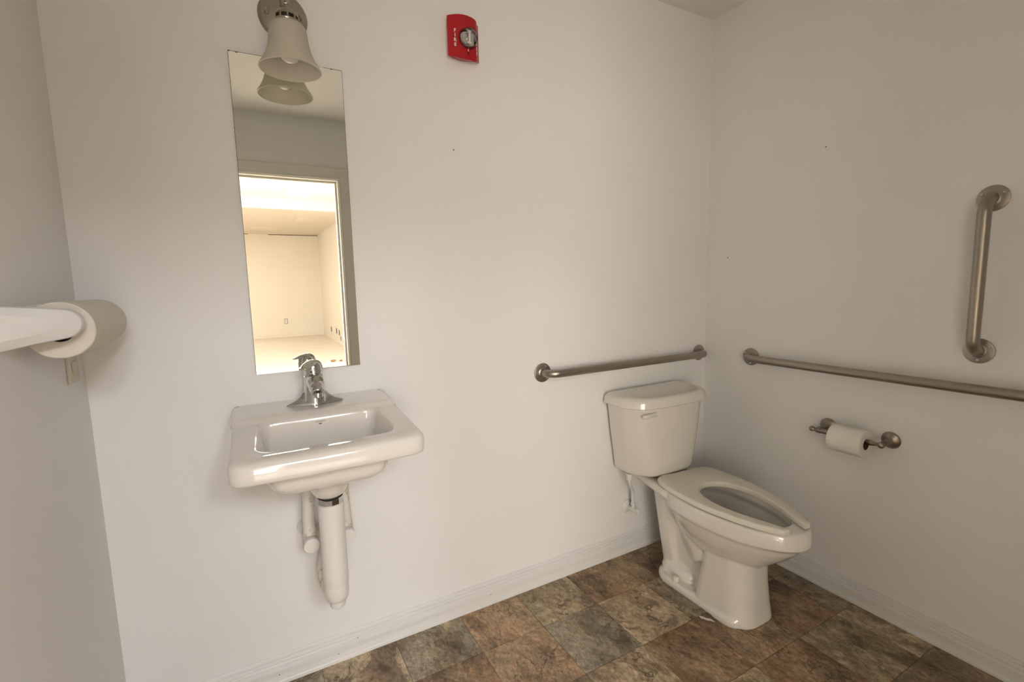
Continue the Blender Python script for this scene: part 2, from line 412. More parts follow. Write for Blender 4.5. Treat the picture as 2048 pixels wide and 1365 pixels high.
# small hook-and-eye latch high on the casing
lt = thing('door_hook', 'small pale metal hook screwed high on the doorway casing', 'hook', (-1.285, -D + .017, 1.90))
bm = bmesh.new(); lathe(bm, [(.006, 0), (.006, .004), (.003, .006)], (0, 0, 0), (0, 1, 0), 12); obj('base_plate', bm, 'plastic', lt)
bm = bmesh.new(); tube(bm, spline([(0, .006, 0), (-.012, .008, 0), (-.03, .008, .001), (-.034, .008, -.006)], 5), .0022, 8); obj('hook_wire', bm, 'plastic', lt)

# ------------------------------------------------------------------ the bright room seen in the mirror
RX, LX, FY, CZ, HZ, SY0 = -.22, -5.2, -12.15, 2.63, 2.76, -7.6
Y0 = -D - t
struct('floor_office', box(LX - .1, RX + .1, FY - .1, Y0, -.06, -.001), 'tan_floor')
struct('wall_office_far', box(LX - .1, RX + .1, FY - .1, FY, -.05, 3), 'peach')
struct('wall_office_right', box(RX, RX + .1, FY, Y0, -.05, 3), 'peach')
struct('wall_office_left', box(LX - .1, LX, FY, Y0, -.05, 3), 'peach')
struct('wall_office_front', box(LX - .1, -W - t, Y0, Y0 + .1, -.05, 3), 'peach')
struct('ceiling_office_far', box(LX, RX, FY, SY0, CZ, CZ + .1), 'peach_ceiling')
struct('ceiling_office', box(LX, RX, SY0, Y0, HZ, HZ + .1), 'bright_ceiling')
struct('trim_4', box(LX, RX, SY0 - .02, SY0 + .06, 2.60, HZ), 'bright_ceiling')       # white beam where the ceiling drops
struct('trim_5', box(-.52, RX, -6.85, -4.3, 2.62, HZ), 'bright_ceiling')               # boxed duct along the right wall
bm = bmesh.new(); bm_box(bm, -5.1, -1.83, FY, FY + .006, CZ - .016, CZ - .002); bm_box(bm, -1.38, RX, FY, FY + .006, CZ - .016, CZ - .002)
struct('trim_6', bm, 'card')                                                             # open joint under the far ceiling
struct('baseboard_office_far', box(LX, RX, FY, FY + .012, 0, .09), 'peach')
struct('baseboard_office_right', box(RX - .012, RX, FY, Y0, 0, .09), 'peach')
# added, unseen wing wall with a made-up wide window, left of the doorway's axis
WX0, WX1, WZ0, WZ1, WY = -4.50, -2.16, .30, 2.24, -5.42
bm = bmesh.new()
for a in ((LX, WX0, 0, HZ), (WX1, -2.07, 0, HZ), (WX0, WX1, 0, WZ0), (WX0, WX1, WZ1, HZ)): bm_box(bm, a[0], a[1], WY - .12, WY, a[2], a[3])
struct('wall_office_added', bm, 'peach')
bm = bmesh.new()
for a in ((WX0, WX0 + .05, WZ0, WZ1), (WX1 - .05, WX1, WZ0, WZ1), (WX0, WX1, WZ0, WZ0 + .05), (WX0, WX1, WZ1 - .05, WZ1), (-3.345, -3.315, WZ0, WZ1)): bm_box(bm, a[0], a[1], WY - .02, WY + .02, a[2], a[3])
struct('added_window_1', bm, 'casing')
# light wells: wraparound fluorescent fixtures; all but the mirrored one added unseen for fill
def fixture(x, y0, y1, label, w=.15, m='tube', z=None):
    f = thing('fluorescent_light', label, 'ceiling light', (x, (y0 + y1)/2, (z or HZ) - .004), group='fluorescent lights of the bright room')
    L = (y1 - y0)/2
    bm = box(-w*.75, w*.75, -L, L, -.03, 0, .004); obj('fixture_body', bm, 'bright_ceiling', f)
    bm = bmesh.new()
    prof = [(-w, -.03), (-w, -.092), (-w*.95, -.102), (w*.95, -.102), (w, -.092), (w, -.03)]
    loft(bm, [[Vector((a, s, b)) for a, b in prof] for s in (-L + .02, L - .02)]); obj('diffuser', bm, m, f)
    for s in (-L, L - .02):
        bm = bmesh.new(); loft(bm, [[Vector((a*1.02, s + e, b - (.003 if b < -.04 else 0))) for a, b in prof] for e in (0, .02)]); obj('end_cap', bm, 'plastic', f)
    return f
fixture(-3.30, -10.9, -8.5, 'added warm fluorescent fill light, unseen in the far part of the bright room', .3, 'fill_far', CZ)  # added out of the mirror's view to brighten the far walls
fixture(-1.19, -6.60, -5.26, 'long white fluorescent ceiling light glowing beyond the doorway in the mirror')
for x, lab in ((-1.95, 'left one of two added fluorescent fill lights, unseen outside the doorway'), (-1.25, 'right one of two added fluorescent fill lights, unseen outside the doorway')):
    fixture(x, -5.20, -3.85, lab, m='fill_near')  # added pair, hidden above the door head, to light the bathroom
for i, (x, y) in enumerate(((-1.50, -10.95), (-.72, -9.05))):
    v = thing('ceiling_vent', ('peach square ceiling vent near the far wall of the bright room', 'peach ceiling vent beside the right wall of the bright room')[i], 'vent', (x, y, CZ), group='vents in the far ceiling')
    bm = box(-.30, .30, -.30, .30, -.012, 0, .003); obj('vent_frame', bm, 'peach_ceiling', v)
    for k in range(8):
        bm = box(-.26, .26, -.245 + k*.066, -.205 + k*.066, -.018, -.010); obj('slat', bm, 'peach_ceiling', v, None)
ol = thing('far_outlet', 'small wall outlet low on the far peach wall', 'outlet', (-1.127, FY, .41))
bm = box(-.035, .035, 0, .006, -.058, .058, .002); obj('cover_plate', bm, 'plastic', ol)
bm = box(-.042, .042, 0, .003, -.066, .066, .001); obj('wall_gap', bm, 'dark', ol)
for s in (-1, 1):
    bm = box(-.017, .017, .006, .008, s*.02 - .014, s*.02 + .014, .004); obj('socket', bm, 'ivory', ol)
for i, (y, z, w, h, mm, lab) in enumerate(((-10.75, .245, .075, .06, 'card', 'leftmost open wall box low on the right peach wall'),
        (-9.98, .262, .075, .06, 'card', 'second open wall box low on the right peach wall'),
        (-9.62, .250, .075, .06, 'card', 'third open wall box low on the right peach wall'),
        (-9.45, .13, .06, .05, 'logo', 'small dark jack plate below the wall boxes on the right peach wall'))):
    b_ = thing('wall_box', lab, 'wall box', (RX, y, z))
    bm = bmesh.new()
    for a in ((-w - .02, -w, -h - .02, h + .02), (w, w + .02, -h - .02, h + .02), (-w, w, h, h + .02), (-w, w, -h - .02, -h)):
        bm_box(bm, -.008, 0, a[0], a[1], a[2], a[3])
    obj('box_rim', bm, 'plastic', b_, None); obj('opening', box(-.004, 0, -w, w, -h, h), mm, b_, None)
for i, (y, lab) in enumerate(((-10.6, 'slim upright cover plate under the leftmost open wall box'), (-8.95, 'slim upright cover plate nearest on the right peach wall'))):
    p_ = thing('cover_plate_slim', lab, 'plate', (RX, y, .17)); obj('plate', box(-.008, 0, -.05, .05, -.09, .09, .002), 'plastic', p_); obj('edge', box(-.004, 0, -.058, -.048, -.095, .095), 'card', p_, None)
bm = bmesh.new()
for k in range(6): ellipsoid(bm, (random.uniform(-.08, .08), random.uniform(-.05, .05), .012), (random.uniform(.02, .045), random.uniform(.02, .04), .014), 10, 6)
tag(obj('floor_debris', bm, 'debris', None, 35, (-.70, -7.0, 0)), 'small heap of brown scraps on the tan floor beyond the doorway', 'debris')

# ------------------------------------------------------------------ wall mirror
mr = thing('wall_mirror', 'tall frameless mirror on the wall above the sink', 'mirror', (-1.8195, 0, 1.4632))
hw, hh = .1512, .4558
bm = box(-hw, hw, -.0055, -.0005, -hh, hh); ob = obj('glass_panel', bm, 'mirror', mr, None)
ob.data.materials.append(M['mirror_edge'])
for p in ob.data.polygons:
    if abs(p.normal.y) < .5: p.material_index = 1
for (x0, x1, z0, z1) in ((-hw, -hw + .0011, -hh, hh), (hw - .0009, hw, -hh, hh), (-hw, hw, hh - .0010, hh), (-.02, hw, -hh, -hh + .0011)):
    obj('worn_edge', box(x0, x1, -.0058, -.0054, z0, z1), 'mirror_edge', mr, None)
for x, z, rx, rz in ((-.148, .455, .003, .002), (-.130, .454, .004, .0015), (-.1505, .372, .001, .004), (-.1503, .25, .001, .003), (.05, -.4552, .004, .0009), (.075, -.4552, .003, .0008), (.12, .454, .004, .0012)):
    bm = bmesh.new(); ellipsoid(bm, (x, -.0055, z), (rx, .0004, rz), 10, 6); obj('chipped_edge', bm, 'mirror_edge', mr)
obj('bright_edge', box(.062, .098, -.0062, -.0050, hh - .0022, hh), 'letter', mr, None)

# ------------------------------------------------------------------ sconce lamp
sc = thing('wall_sconce', 'nickel wall sconce with a frosted glass bell shade above the mirror', 'lamp', (-1.823, 0, 2.037))
bm = bmesh.new(); lathe(bm, [(.064, 0), (.066, .004), (.064, .009), (.058, .013), (.050, .015), (.020, .021), (.012, .022)], (0, 0, 0), (0, -1, 0), 48)
obj('back_plate', bm, 'nickel_lamp', sc)
for s in (-1, 1):
    bm = bmesh.new(); lathe(bm, [(.005, .012), (.005, .020), (.0065, .022), (.0065, .027), (.003, .031)], (s*.045, 0, .0), (0, -1, 0), 14)
    obj('mounting_nut', bm, 'nickel_lamp', sc)
bm = bmesh.new(); tube(bm, spline([(0, -.015, .0), (0, -.045, .010), (0, -.075, .030), (0, -.098, .030), (0, -.105, .010), (0, -.105, -.028)], 7), .0075, 16)
obj('arm', bm, 'nickel_lamp', sc)
bm = bmesh.new(); ellipsoid(bm, (0, -.105, -.014), (.0105, .0105, .006)); ellipsoid(bm, (0, -.105, -.025), (.0095, .0095, .006)); obj('finial', bm, 'nickel_lamp', sc)
bm = bmesh.new(); lathe(bm, [(.009, -.028), (.019, -.031), (.026, -.037), (.0285, -.043), (.0285, -.046)], (0, -.105, 0), (0, 0, 1), 36, caps=True); obj('socket_cup', bm, 'nickel_lamp', sc)
bm = bmesh.new()
lathe(bm, [(.0265, -.045), (.0265, -.060)], (0, -.105, 0), (0, 0, 1), 36); obj('socket_core', bm, 'dark', sc)
bm = bmesh.new()
for k in range(10):
    a = 2*PI*k/10 + .3; c, s_ = math.cos(a), math.sin(a)
    tube(bm, [(c*.0283, -.105 + s_*.0283, -.045), (c*.0300, -.105 + s_*.0300, -.058)], .0024, 8)
lathe(bm, [(.0285, -.0565), (.0325, -.0575), (.0340, -.0605), (.0330, -.0640), (.0285, -.0645)], (0, -.105, 0), (0, 0, 1), 36)
obj('shade_holder', bm, 'nickel_lamp', sc)
shade = [(.029, -.0625), (.036, -.0640), (.0425, -.0680), (.0465, -.0750), (.0487, -.085), (.0498, -.098), (.0513, -.112), (.0545, -.128), (.0600, -.145), (.0670, -.160), (.0745, -.172), (.0792, -.179), (.0802, -.182)]
bm = bmesh.new(); d = .0028
pr = shade + [(.0777, -.183)] + [(r - d, h - .001) for r, h in reversed(shade)]
n = 56; rings = [[Vector((r*math.cos(2*PI*i/n), -.105 + r*math.sin(2*PI*i/n), h)) for i in range(n)] for r, h in pr]
loft(bm, rings, False, False); sh = obj('glass_shade', bm, 'frost', sc, 60)
bm = bmesh.new(); lathe(bm, [(.0125, -.060), (.0125, -.074), (.015, -.083), (.024, -.100), (.030, -.118), (.0305, -.132), (.027, -.147), (.018, -.158), (.006, -.163)], (0, -.105, 0), (0, 0, 1), 32); obj('light_bulb', bm, 'bulb', sc)

# ------------------------------------------------------------------ fire alarm strobe
fa = thing('fire_alarm_strobe', 'red wall fire alarm with a clear round strobe, high on the wall', 'fire alarm', (-1.2665, 0, 2.0915))
fw = .0585
def fdep(x):                      # how far the bowed face stands off the wall
    u = x/fw
    return .026 + .017*(1 - u*u) - .010*sstep(.72, .95, u)
bm = bmesh.new(); NX, NZ = 26, 12
def fp(i, j, back=False):
    x = -fw + 2*fw*i/NX; zt = .0550 + .0060*(1 - (x/fw)**2) - .005*sstep(.6, 1, x/fw); zb = -.0700 - .0085*(1 - (x/fw)**2)
    if back: return (x*.84, 0, (zb + .012) + (zt - zb - .020)*j/NZ)
    return (x, -fdep(x), zb + (zt - zb)*j/NZ)
F = [[bm.verts.new(fp(i, j)) for j in range(NZ + 1)] for i in range(NX + 1)]
B = [[bm.verts.new(fp(i, j, True)) for j in (0, NZ)] for i in range(NX + 1)]
for i in range(NX):
    for j in range(NZ): bm.faces.new((F[i][j], F[i+1][j], F[i+1][j+1], F[i][j+1]))
    bm.faces.new((F[i][NZ], F[i+1][NZ], B[i+1][1], B[i][1])); bm.faces.new((F[i+1][0], F[i][0], B[i][0], B[i+1][0])); bm.faces.new((B[i][0], B[i][1], B[i+1][1], B[i+1][0]))
for i in (0, NX): bm.faces.new([F[i][j] for j in range(NZ + 1)] + [B[i][1], B[i][0]])
obj('housing', bm, 'red', fa, 40)
LX0, LZ0 = .0075, -.0120
bm = bmesh.new(); yb = -fdep(LX0) + .006
lathe(bm, [(.0320, 0), (.0330, .004), (.0330, .009), (.0315, .011), (.0295, .009)], (LX0, yb, LZ0), (0, -1, 0), 40); obj('lens_ring', bm, 'lens', fa)
bm = bmesh.new(); lathe(bm, [(.0300, .0105), (.025, .0070), (.019, .0090), (.011, .0062), (.004, .0080), (.001, .0080)], (LX0, yb, LZ0), (0, -1, 0), 12); obj('reflector', bm, 'chrome', fa, 10)
bm = bmesh.new(); tube(bm, [(LX0, yb - .019, LZ0 - .016), (LX0, yb - .020, LZ0 + .016)], .0032, 12); ellipsoid(bm, (LX0, yb - .019, LZ0 - .017), (.008, .004, .004)); ellipsoid(bm, (LX0, yb - .019, LZ0 + .017), (.007, .004, .004)); obj('flash_tube', bm, 'letter', fa)
bm = bmesh.new(); lathe(bm, [(.0308, .009), (.0305, .018), (.0275, .026), (.020, .0315), (.010, .034), (.001, .0345)], (LX0, yb, LZ0), (0, -1, 0), 20); obj('strobe_lens', bm, 'lens', fa, 25)
bm = bmesh.new(); tube(bm, [(LX0, -fdep(LX0) - .0005, -.044), (LX0, -fdep(LX0) - .0005, -.052)], .0016, 8); obj('lens_clip', bm, 'letter', fa)
bm = bmesh.new(); lathe(bm, [(.0028, 0), (.0028, .0012)], (LX0, -fdep(LX0) + .0004, -.0565), (0, -1, 0), 14); obj('test_hole', bm, 'dark', fa)
for x0, zs in ((-.0365, .0), (.0435, -.013)):
    dd = (fdep(x0 + .001) - fdep(x0 - .001))/.002
    for k, ch in enumerate('FIRE'):
        b_ = text_bm(ch, .0145, .0004, .0005)
        o = obj('letter', b_, 'letter', fa, None, (x0, -fdep(x0) - .0004, .0085 + zs - k*.0147), (PI/2, 0, math.atan(-dd)))
        o['label'] = 'white printed letter %s' % ch

# ------------------------------------------------------------------ wall-hung sink
SKX = -1.8215
sk = thing('sink', 'white wall-hung sink with a flat faucet ledge and deep basin below the mirror', 'sink', (SKX, 0, 0))
def ray_poly(poly, c, ang):
    dx, dy = math.cos(ang), math.sin(ang); best = None
    for i in range(len(poly)):
        (x1, y1), (x2, y2) = poly[i], poly[(i+1) % len(poly)]
        ex, ey = x2 - x1, y2 - y1; den = dx*ey - dy*ex
        if abs(den) < 1e-12: continue
        s = ((x1 - c[0])*ey - (y1 - c[1])*ex)/den; u = ((x1 - c[0])*dy - (y1 - c[1])*dx)/den
        if s > 0 and -1e-9 <= u <= 1 + 1e-9 and (best is None or s > best): best = s
    return (c[0] + dx*best, c[1] + dy*best)
cen = (0, -.295)
OUT = rrect(.2115, .2105, -.0005, -.409, .006, .030, .007)
OPN = rrect(.156, .164, -.180, -.392, .028, .040, .006)
NA = 260
angs = [2*PI*i/NA for i in range(NA)]
Bp = [ray_poly(OUT, cen, a) for a in angs]; Op = [ray_poly(OPN, cen, a) for a in angs]
def ztop(x, y):
    z = .8995 - .016*min(1, max(0, (-.175 - y)/.235)) + .0130*sstep(-.177, -.152, y)
    if y > -.155: z += .0055*(y + .155)/.155
    return z
Nn = []
for i in range(NA):
    a, b = Bp[i-1], Bp[(i+1) % NA]; tx, ty = b[0]-a[0], b[1]-a[1]; l = math.hypot(tx, ty); Nn.append((ty/l, -tx/l))
rings = []
for k, z, up in ((.10, .7395, 0), (.30, .7415, 0), (.55, .745, 0), (.72, .751, 0), (.82, .760, 0), (.875, .775, 0), (.905, .803, 0), (.928, .831, 0), (.95, .857, 0), (.972, .8715, 0), (.988, .877, 0)):
    r = []
    for (x, y) in Op:
        zt = ztop(x, y); zz = z + .010 + (zt - .890)*sstep(.85, 1.0, k)*.9
        r.append(Vector((cen[0] + (x - cen[0])*k, cen[1] + (y - cen[1])*k, zz)))
    rings.append(r)
for s in (0, .06, .14, .24, .34, .44, .54, .64, .74, .84, .92, 1.0):
    r = []
    for (ox, oy), (bx, by) in zip(Op, Bp):
        x, y = ox + (bx - ox)*s, oy + (by - oy)*s; r.append(Vector((x, y, ztop(x, y) - (.0012 if s == 0 else 0))))
    rings.append(r)
for e, fz in ((.004, .015), (.0082, .06), (.0108, .14), (.0122, .25), (.0129, .40), (.0132, .56), (.0133, .72), (.0131, .86), (.0121, .945), (.0098, .985), (.0055, 1.0), (-.006, 1.0), (-.02, 1.0)):
    r = []
    for (bx, by), (nx, ny) in zip(Bp, Nn):
        front = sstep(.22, .96, -ny); back = sstep(.3, .8, ny)
        ee = e*(1 + 2.0*front*(e > 0))*(1 - back); zt = ztop(bx, by)
        ff = fz; ee -= .006*sstep(.35, 1.0, fz)*(1 - front)*(1 - back)
        r.append(Vector((bx + nx*ee, min(-.0005, by + ny*ee), zt + (.827 - zt)*ff)))
    rings.append(r)
for k, z in ((1.0, .827), (.985, .803), (.95, .781), (.88, .760), (.75, .745), (.5, .737), (.2, .734)):
    rings.append([Vector((cen[0] + (x - cen[0])*k*.96, min(-.02, cen[1] + .030 + (y - cen[1])*k*.74), z)) for x, y in Op])
bm = bmesh.new(); loft(bm, rings)
lathe(bm, [(.058, .750), (.0575, .735), (.0545, .711), (.049, .691), (.042, .678), (.034, .6705), (.010, .6700)], (.0085, -.200, 0), (0, 0, 1), 40)
bvh_bm = bm.copy(); bmesh.ops.recalc_face_normals(bvh_bm, faces=bvh_bm.faces[:]); bvh = BVHTree.FromBMesh(bvh_bm)
obj('basin', bm, 'sink', sk, 50); bvh_bm.free()
bm = bmesh.new(); lathe(bm, [(.030, .7495), (.032, .7525), (.030, .7535), (.022, .7525), (.021, .750), (.018, .7545), (.006, .756)], (.003, -.285, 0), (0, 0, 1), 32); obj('drain_flange', bm, 'chrome', sk)
# printed maker's mark on the back of the basin
for txt, size, xx, dz in (('mansfield', .0068, .0, 0), (None, 0, .0, -.0068)):
    hit, nrm, _, _ = bvh.ray_cast(Vector((-.001, -.40, .8865 + dz + .06)), Vector((0, .21, -.06)).normalized())
    if hit is None: continue
    q = nrm.to_track_quat('Z', 'Y'); 
    up = Vector((0, 0, 1)); zx = nrm.normalized(); xx_ = up.cross(zx).normalized(); yy_ = zx.cross(xx_)
    R3 = Matrix((xx_, yy_, zx)).transposed().to_euler()
    if txt: b_ = text_bm(txt, size, .00015)
    else:
        b_ = bmesh.new(); ellipsoid(b_, (0, 0, 0), (.0050, .0020, .0002), 16, 6)
    o = obj('maker_mark' if txt else 'oval_mark', b_, 'logo', sk, None, hit + nrm*.0002, R3); 

# faucet: single lever on a winged base
fc = thing('faucet', 'chrome single-lever faucet standing on the sink ledge', 'faucet', (-1.821, -.086, .9162))
N = 30
bm = bmesh.new()
def wing(z, hx, hy, hc): 
    out = []
    for i in range(48):
        a = 2*PI*i/48; c, s_ = math.cos(a), math.sin(a)
        x = hx*math.copysign(abs(c)**.9, c); w = hc + (hy - hc)*(1 - abs(x)/hx)**1.2 if hx else hy
        out.append(Vector((x, w*s_*1.0, z)))
    return out
loft(bm, [wing(-.0012, .079, .030, .012), wing(.003, .0795, .030, .012), wing(.006, .076, .0295, .011), wing(.010, .066, .0285, .010), wing(.017, .052, .0275, .010), wing(.026, .041, .0265, .012), wing(.037, .0335, .0255, .016)])
obj('base_plate', bm, 'chrome', fc, 60)
bm = bmesh.new(); lathe(bm, [(.033, .008), (.031, .025), (.0285, .045), (.027, .062), (.0265, .080), (.0262, .084), (.024, .0855)], (0, 0, 0), (0, 0, 1), 40); obj('body', bm, 'chrome', fc)
bm = bmesh.new(); tube(bm, spline([(0, .0, .070), (0, -.030, .071), (0, -.056, .066), (0, -.076, .056), (0, -.086, .046)], 5), [.0245]*5 + [.0240]*5 + [.0225]*5 + [.0205]*5 + [.0185], 24); obj('spout', bm, 'chrome', fc)
bm = bmesh.new(); lathe(bm, [(.0125, 0), (.0138, -.004), (.0138, -.013), (.011, -.0145)], (0, -.080, .048), (0, .10, 1), 24); obj('aerator', bm, 'chrome', fc)
bm = bmesh.new(); lathe(bm, [(.0085, -.0148), (.002, -.0152)], (0, -.080, .048), (0, .10, 1), 16); obj('outlet_screen', bm, 'dark', fc)
bm = bmesh.new(); lathe(bm, [(.0255, .0865), (.0270, .089), (.0272, .100), (.0265, .112), (.0235, .122), (.0170, .129), (.008, .1325), (.001, .1335)], (0, 0, 0), (0, 0, 1), 40)
d_ = Vector((-.62, -.78, 0)).normalized(); sd = Vector((-d_.y, d_.x, 0)); rings = []
for k, (l, w, z, th) in enumerate(((.0, .018, .1255, .0075), (.014, .0185, .1240, .0070), (.028, .0175, .1195, .0058), (.041, .0160, .1150, .0045), (.050, .0135, .1135, .0036), (.055, .008, .1135, .0026))):
    rings.append([d_*l + sd*(w*math.cos(t)) + Vector((0, 0, z + th*math.sin(t))) for t in (2*PI*i/20 for i in range(20))])
loft(bm, rings)
obj('lever_handle', bm, 'chrome', fc, 60)
bm = bmesh.new(); ellipsoid(bm, (-.008, -.0262, .100), (.0030, .0012, .0030), 12, 8); obj('temperature_dot', bm, 'dark', fc)
bm = bmesh.new(); lathe(bm, [(.0022, .020), (.0022, .090), (.0045, .093), (.0055, .098), (.003, .103)], (0, .028, 0), (0, 0, 1), 12); obj('lift_rod', bm, 'chrome', fc)

# ------------------------------------------------------------------ covered trap and supplies under the sink
tp = thing('drain_trap', 'thick white covered drain pipe hanging under the sink', 'drain pipe', (-1.812, -.200, 0))
bm = bmesh.new(); lathe(bm, [(.020, .669), (.020, .6655), (.0310, .6645), (.0325, .6625), (.0325, .648), (.029, .644)], (0, 0, 0), (0, 0, 1), 10); obj('slip_nut', bm, 'chrome', tp, 25)
bm = bmesh.new(); lathe(bm, [(.0335, .6695), (.0340, .6665)], (0, 0, 0), (0, 0, 1), 32); obj('washer', bm, 'dark', tp)
bm = bmesh.new(); lathe(bm, [(.031, .648), (.0345, .646), (.0350, .640), (.0350, .44), (.0356, .425), (.0352, .404), (.0334, .399), (.0342, .394), (.0340, .374), (.0322, .360), (.0285, .350), (.022, .345)], (0, 0, 0), (0, 0, 1), 36)
obj('pipe_cover', bm, 'pvc', tp)
bm = bmesh.new(); lathe(bm, [(.0215, .350), (.0225, .336), (.0210, .327), (.0150, .322), (.006, .321)], (.001, .002, 0), (0, 0, 1), 28); obj('end_plug', bm, 'plastic', tp)
bm = bmesh.new(); tube(bm, spline([(0, .0, .385), (-.010, .045, .362), (-.019, .082, .380), (-.017, .100, .42), (-.004, .122, .462), (.002, .15, .482), (.002, .198, .487)], 7), [.0235]*21 + [.020]*7 + [.0175]*15, 22)
obj('trap_bend', bm, 'pvc_dirty', tp)
bm = bmesh.new(); lathe(bm, [(.026, 0), (.0265, .003), (.024, .006), (.018, .008)], (.002, .1985, .487), (0, -1, 0), 32); obj('wall_flange', bm, 'plastic', tp)
for i, (sx, lab) in enumerate(((-1, 'white covered supply valve left of the drain pipe under the sink'), (1, 'white covered supply valve right of the drain pipe under the sink'))):
    s = thing('supply_valve', lab, 'valve', (-1.815 + (-.049 if sx < 0 else .057), 0, .492), group='covered supply valves under the sink')
    bm = bmesh.new(); lathe(bm, [(.0225, .001), (.0255, .004), (.0255, .010)], (-.006*sx*-1, 0, .01), (0, -1, 0), 28); obj('escutcheon', bm, 'plastic', s)
    bm = bmesh.new(); tube(bm, spline([(.004*sx*-1, -.008, .008), (0, -.05, .004), (0, -.085, .0), (0, -.115, -.002)], 5), [.016]*5 + [.021]*5 + [.0225]*6, 24); obj('valve_cover', bm, 'pvc_dirty', s)
    bm = bmesh.new(); lathe(bm, [(.0228, 0), (.0232, .002), (.0232, .010), (.0215, .0125), (.004, .013)], (0, -.112, -.002), (0, -1, 0), 32); obj('end_cap', bm, 'pvc', s)
    bm = bmesh.new(); tube(bm, spline([(0, -.082, .010), (.001*sx, -.080, .06), (-.003*sx, -.080, .14), (-.008*sx, -.078, .24)], 5), [.0205]*3 + [.0175]*13, 20); obj('riser_cover', bm, 'pvc_dirty', s)
    bm = bmesh.new(); tube(bm, [(-.008*sx, -.078, .235), (-.010*sx, -.078, .30)], .006, 12); obj('riser_tube', bm, 'chrome', s)

# ------------------------------------------------------------------ grab bars
def grab_bar(label, p, q, nrm, rail_r=.0165, stand=.056, spin=0.0):
    """p, q: flange centres on the wall; nrm points into the room"""
    p, q, nrm = Vector(p), Vector(q), Vector(nrm); d = (q - p).normalized(); L = (q - p).length
    g = thing('grab_bar', label, 'grab bar', p, group='brushed metal grab bars')
    r = .048; o0 = Vector((0, 0, 0)); pts = [nrm*.003, nrm*(stand - r)]
    for k in range(1, 9):
        a = PI/2*k/8; pts.append(nrm*(stand - r + r*math.sin(a)) + d*(r*(1 - math.cos(a))))
    mid = [x.copy() for x in pts[2:]]
    pts += [d*(L*.33) + nrm*stand, d*(L*.66) + nrm*stand]
    tail = [d*L + (x - d*(2*x.dot(d))) for x in reversed(mid)]
    pts += tail + [d*L + nrm*(stand - r), d*L + nrm*.003]
    bm = bmesh.new(); tube(bm, pts, rail_r, 28); obj('rail', bm, 'nickel', g, 50)
    side = nrm.cross(d)
    for e in (0, L):
        c = d*e
        bm = bmesh.new(); lathe(bm, [(.0385, .0005), (.0390, .0025), (.0380, .0045), (.0355, .0055), (.0215, .0062), (.0185, .0085), (.0165, .0095)], c, nrm, 40); fl = obj('flange', bm, 'nickel', g, 22)
        for k in range(3):
            a = spin + 2*PI*k/3; w = c + (d*math.cos(a) + side*math.sin(a))*.0285 * 1
            bm = bmesh.new(); lathe(bm, [(.0042, .0055), (.0042, .0068), (.0030, .0078), (.0010, .0079)], w, nrm, 12); obj('screw', bm, 'screw', fl)
    return g
grab_bar('horizontal brushed metal grab bar on the wall above the toilet tank', (-.9585, 0, .9005), (-.0475, 0, .9005), (0, -1, 0), spin=PI)
grab_bar('long horizontal brushed metal grab bar on the right wall beside the toilet', (0, -.2515, .9055), (0, -1.318, .9055), (-1, 0, 0), spin=.5)
grab_bar('short vertical brushed metal grab bar high on the right wall', (0, -1.0185, 1.4790), (0, -1.0185, 1.0185), (-1, 0, 0), spin=.0)

# ------------------------------------------------------------------ toilet
TX = -.425
to = thing('toilet', 'bone white two-piece toilet with an open-front seat in the corner', 'toilet', (TX, 0, 0))
# tank
def tank_ring(hw, yf, z, r=.085, bow=.026, yb=-.018): return at(rrect(hw, hw, yb, yf, .012, r, bow), z)
bm = bmesh.new()
loft(bm, [tank_ring(.150, -.150, .428, .07), tank_ring(.164, -.170, .430), tank_ring(.172, -.180, .436), tank_ring(.177, -.186, .448), tank_ring(.184, -.190, .50), tank_ring(.200, -.192, .60), tank_ring(.213, -.193, .70), tank_ring(.218, -.193, .742)])
obj('tank', bm, 'toilet', to, 40)
bm = bmesh.new()
def lid_ring(o, z, zdrop=0.0):
    r = []
    for p in tank_ring(.233 - o, -.205 + o, z, .088 - o*.5, .028, -.012 - o*.6):
        r.append(Vector((p.x, p.y, p.z - zdrop*sstep(-.115, -.20, p.y))))
    return r
loft(bm, [lid_ring(.010, .7375), lid_ring(.002, .7375), lid_ring(-.001, .740), lid_ring(0, .752), lid_ring(.001, .763), lid_ring(.004, .771), lid_ring(.010, .778, .001), lid_ring(.020, .7835, .003), lid_ring(.035, .7865, .006), lid_ring(.055, .788, .008), lid_ring(.08, .789, .009)])
obj('tank_lid', bm, 'toilet', to, 40)
bm = bmesh.new()
lathe(bm, [(.013, 0), (.013, .006), (.010, .010)], (-.118, -.203, .713), (-.1, -1, 0), 20)
tube(bm, spline([(-.118, -.213, .713), (-.140, -.214, .7125), (-.165, -.211, .710), (-.186, -.203, .706)], 5), [.0075]*5 + [.0085]*5 + [.0095]*5 + [.005], 16)
obj('flush_lever', bm, 'seat', to, 60)
